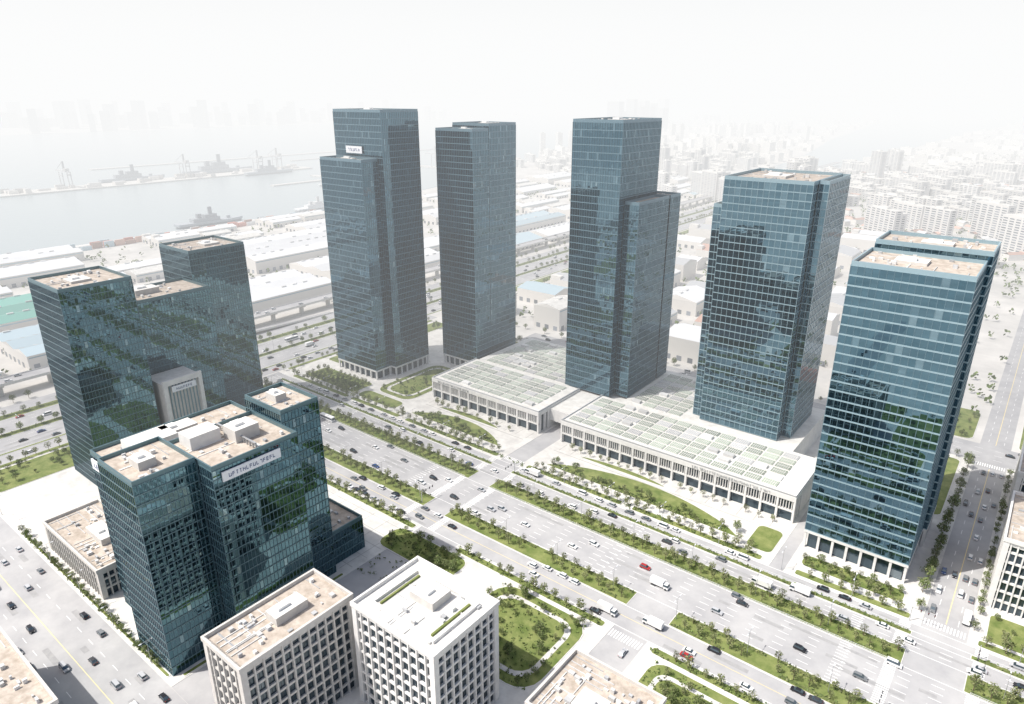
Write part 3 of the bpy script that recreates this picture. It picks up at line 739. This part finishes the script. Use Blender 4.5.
for cx in range(-405,420,62):
    for cy in range(465,1080,56):
        if -34<cx+25<44: continue
        if cy<520 and cx>-60: continue
        if R()<.1: continue
        k=random.choice(['shed','shed','shed','roofw','shed','tile','shedt','shed','shedt','shedb','roofw','shed']) if R()<.94 else random.choice(['shedr','shedg'])
        w=U(24,50);l=U(22,44); a=cx if cx>12 else min(cx,-12-w)
        shed(a,a+w,cy,cy+l,U(6,20),k)
mb=MB(); used=set()
for i in range(260):
    q=(random.randint(0,5),random.randint(0,60))
    if q in used: continue
    used.add(q); x=-1006+q[0]*3+U(0,.2); y=q[1]*14+U(0,.4)
    mb.box(x,x+2.5,y,y+12,0,2.6*random.randint(1,3),random.choice(['shedb','shedr','shed','tile']))
mb.obj('container_stacks')
# ------------------------------------------------------------ apartments
def apt(mb,cx,cy,l,w,h,ang,win=True):
    mb.rbox(cx,cy,0,h,l,w,ang,'apt','roofw')
    mb.rbox(cx,cy,h,h+3,l*.3,w*.5,ang,'apt','roofw')
    if win:
        nf=int(h/3.1)
        c,s=math.cos(ang),math.sin(ang)
        for j in range(nf):
            z=j*3.1+1.0
            nb=max(2,int(l/9))
            for i in range(nb):
                a0=-l/2+l*(i+.15)/nb; a1=-l/2+l*(i+.85)/nb
                for b in (-w/2-.12,w/2+.12):
                    P=[(a0,b,z),(a1,b,z),(a1,b,z+1.6),(a0,b,z+1.6)]
                    mb.quad([(cx+p*c-q*s,cy+p*s+q*c,zz) for p,q,zz in P],'aptwin')
            for a in (-l/2-.12,l/2+.12):
                P=[(a,-w*.25,z),(a,w*.25,z),(a,w*.25,z+1.6),(a,-w*.25,z+1.6)]
                mb.quad([(cx+p*c-q*s,cy+p*s+q*c,zz) for p,q,zz in P],'aptwin')
random.seed(5)
for (x0,x1,y0,y1,n) in ((-230,-30,1060,1330,14),(30,420,900,1300,16),(-640,-440,1150,1420,12)):
    for i in range(n):
        mb=MB(); apt(mb,0,0,U(36,60),12,U(34,56),math.radians(-38+U(-3,3))); mb.obj('apartment_building',None,(U(x0,x1),U(y0,y1),0))
mb=MB()
CL=[(1350*math.exp(R()*1.6),U(-14,38),U(8,70)) for i in range(60)]
for i in range(2300):
    if R()<.45:
        d0,a0,hh=random.choice(CL); d=d0+random.gauss(0,90); az=math.radians(a0)+random.gauss(0,70)/d0
    else: d=1350*math.exp(R()*1.7); az=math.radians(U(-14,38)); hh=U(8,24)
    th=math.radians(38.3)-az
    x=-math.sin(th)*d; y=math.cos(th)*d
    if inpoly(x,y,CAN) or inpoly(x+25,y,CAN) or inpoly(x-25,y,CAN) or inpoly(x,y,WL): continue
    if -540<x<-380 and y>1700 and hh>26: hh=18
    if x<-520 and y<1500: continue
    if y<1350: continue
    if hh>45: apt(mb,x,y,U(16,34),U(14,18),hh*U(.9,1.1),math.radians(-38+U(-8,8)),d<2200)
    else: apt(mb,x,y,U(30,75),U(11,16),hh*U(.8,1.2),math.radians(-38+U(-8,8)),d<2200)
mb.obj('distant_city_blocks')
mb=MB()
for i in range(1300):
    x=U(-420,900);y=U(1000,2100)
    if inpoly(x,y,CAN) or -12<x<16: continue
    l,w,h=U(8,26),U(7,11),U(4,8); a=math.radians(random.choice([-38,52])+U(-5,5)); mb.rbox(x,y,0,h,l,w,a,'wall')
    c,s=math.cos(a),math.sin(a); T=lambda p,q,z:(x+p*c-q*s,y+p*s+q*c,z)
    k='tile' if R()<.75 else 'shed'
    mb.quad([T(-l/2,-w/2-.3,h),T(l/2,-w/2-.3,h),T(l/2,0,h+2.4),T(-l/2,0,h+2.4)],k); mb.quad([T(-l/2,0,h+2.4),T(l/2,0,h+2.4),T(l/2,w/2+.3,h),T(-l/2,w/2+.3,h)],k)
mb.obj('distant_red_roof_houses')
mb=MB()
for i in range(420):
    d=U(4000,6500); az=math.radians(U(-40,12)); th=math.radians(38.3)-az
    x=-math.sin(th)*d; y=math.cos(th)*d
    if inpoly(x,y,WL): continue
    h=U(40,100) if R()<.7 else U(90,170)
    mb.rbox(x,y,0,h,U(40,110),U(25,45),math.radians(-38+U(-20,20)),'shedt')
mb.obj('distant_skyline')
mb=MB()
for i in range(5000):
    r=R()
    if r<.55: x=U(-420,700);y=U(460,1500)
    elif r<.75: x=U(-1000,-520); y=U(0,1500)
    else: x=U(-600,1500); y=U(1500,3000)
    if -10<x<10 or -545<x<-510 or inpoly(x,y,CAN): continue
    for q in range(7): mb.leaf(Vector((x+U(-2,2),y+U(-2,2),U(2,6))),U(.8,1.8),'leaf')
mb.obj('distant_trees')
# ------------------------------------------------------------ ships and cranes
def ship(name,L,W,loc,rz,k='ship'):
    mb=MB()
    P=[(-L/2,-W/2*.85),(L*.25,-W/2),(L*.42,-W*.28),(L/2,0),(L*.42,W*.28),(L*.25,W/2),(-L/2,W/2*.85)]
    mb.prism([(x*.96,y*.8) for x,y in P],0,3,k); mb.prism(P,3,L*.06,k)
    d=L*.06
    mb.box(-L*.28,L*.12,-W*.32,W*.32,d,d+L*.05,k); mb.box(-L*.1,L*.08,-W*.26,W*.26,d+L*.05,d+L*.09,k); mb.box(-L*.02,L*.03,-1.5,1.5,d+L*.09,d+L*.19,k)
    mb.box(-L*.2,-L*.14,-W*.15,W*.15,d+L*.05,d+L*.11,k); mb.box(L*.25,L*.3,-1.5,1.5,d,d+4,k); mb.box(L*.01,L*.015,-W*.4,W*.4,d+L*.15,d+L*.155,k)
    o=mb.obj(name); o.location=loc; o.rotation_euler=(0,0,rz)
ship('naval_ship',190,26,(-1745,980,0),math.pi/2); ship('naval_ship',150,20,(-1745,760,0),math.pi/2); ship('naval_ship',140,18,(-1625,1050,0),math.pi/2)
ship('cargo_ship',110,20,(-1045,560,0),math.pi/2,'ship'); ship('cargo_ship',90,18,(-1040,760,0),math.pi/2,'shed')
ship('cargo_ship',60,12,(-2600,2100,0),.4,'shed'); ship('cargo_ship',70,13,(-1300,1000,0),1.2,'shed')
def crane(x,y,rz=0):
    mb=MB()
    for a in (-9,9):
        for b in (-8,8): mb.box(a-.8,a+.8,b-.8,b+.8,0,34,'shedt')
    mb.box(-10,10,-9,-7,26,28,'shedt');mb.box(-10,10,7,9,26,28,'shedt')
    mb.box(-24,42,-1.6,1.6,34,37,'shedt'); mb.box(-2,2,-1.5,1.5,37,56,'shedt'); mb.box(-18,-8,-4,4,37,42,'hvac')
    s=len(mb.v); mb.v+=[(0,-.3,56),(0,.3,56),(40,.3,37),(40,-.3,37),(0,-.3,54.8),(0,.3,54.8)]; mb.f+=[(s,s+1,s+2,s+3),(s+4,s+3,s+2,s+5)]; mb.m+=[mb.mi('shedt')]*2
    o=mb.obj('harbour_crane'); o.location=(x,y,2); o.rotation_euler=(0,0,rz)
for x,y in ((-1700,600),(-1690,860),(-1695,1120),(-1660,1040),(-1500,1430),(-1400,1430),(-1040,960)): crane(x,y,math.pi)
# ------------------------------------------------------------ haze, world, sun, camera
def haze(name,beta,loc,dim,rz):
    m=bpy.data.materials.new(name); m.use_nodes=True; nt=m.node_tree; nt.nodes.clear()
    o=nt.nodes.new('ShaderNodeOutputMaterial'); v=nt.nodes.new('ShaderNodeVolumeAbsorption'); em=nt.nodes.new('ShaderNodeEmission'); ad=nt.nodes.new('ShaderNodeAddShader')
    v.inputs['Color'].default_value=(0,0,0,1); v.inputs['Density'].default_value=beta
    em.inputs['Color'].default_value=(.975,.98,.98,1); em.inputs['Strength'].default_value=beta  # haze glows by emission, standing in for scattered sun and sky light
    nt.links.new(v.outputs[0],ad.inputs[0]); nt.links.new(em.outputs[0],ad.inputs[1]); nt.links.new(ad.outputs[0],o.inputs['Volume']); M[name]=m
    mb=MB(); mb.box(-dim[0]/2,dim[0]/2,0,dim[1],-2,dim[2],name); o=mb.obj(name,None,loc); o.rotation_euler=(0,0,rz)
TH=math.radians(38.3)
haze('haze',.00062,(-math.sin(TH)*280,math.cos(TH)*280,0.0),(29000,14000,820),TH)
w=bpy.data.worlds.new('World'); sc.world=w; w.use_nodes=True; nt=w.node_tree; bg=nt.nodes['Background']
sky=nt.nodes.new('ShaderNodeTexSky'); sky.sky_type='NISHITA'; sky.sun_disc=False
SD=Vector((-.59,-.785,0)).normalized(); el=math.radians(56)
sky.sun_elevation=el; sky.sun_rotation=math.atan2(SD.x,SD.y); sky.dust_density=4; sky.air_density=1.0; sky.altitude=0
bg.inputs['Strength'].default_value=.15; nt.links.new(sky.outputs[0],bg.inputs[0])
L=bpy.data.lights.new('sun','SUN'); L.energy=5; L.angle=math.radians(.5); L.color=(1,.96,.9)
so=bpy.data.objects.new('sun',L); COL.objects.link(so)
dirv=Vector((SD.x*math.cos(el),SD.y*math.cos(el),math.sin(el))); so.rotation_euler=dirv.to_track_quat('Z','Y').to_euler()
cam=bpy.data.cameras.new('camera'); co=bpy.data.objects.new('camera',cam); COL.objects.link(co); sc.camera=co
cam.sensor_width=36; cam.lens=36*690/1024; cam.clip_end=60000; cam.clip_start=1
co.location=(0,0,190); co.rotation_euler=(math.radians(90-20.4),0,TH)
sc.view_settings.view_transform='Standard'; sc.view_settings.look='None'; sc.view_settings.exposure=0
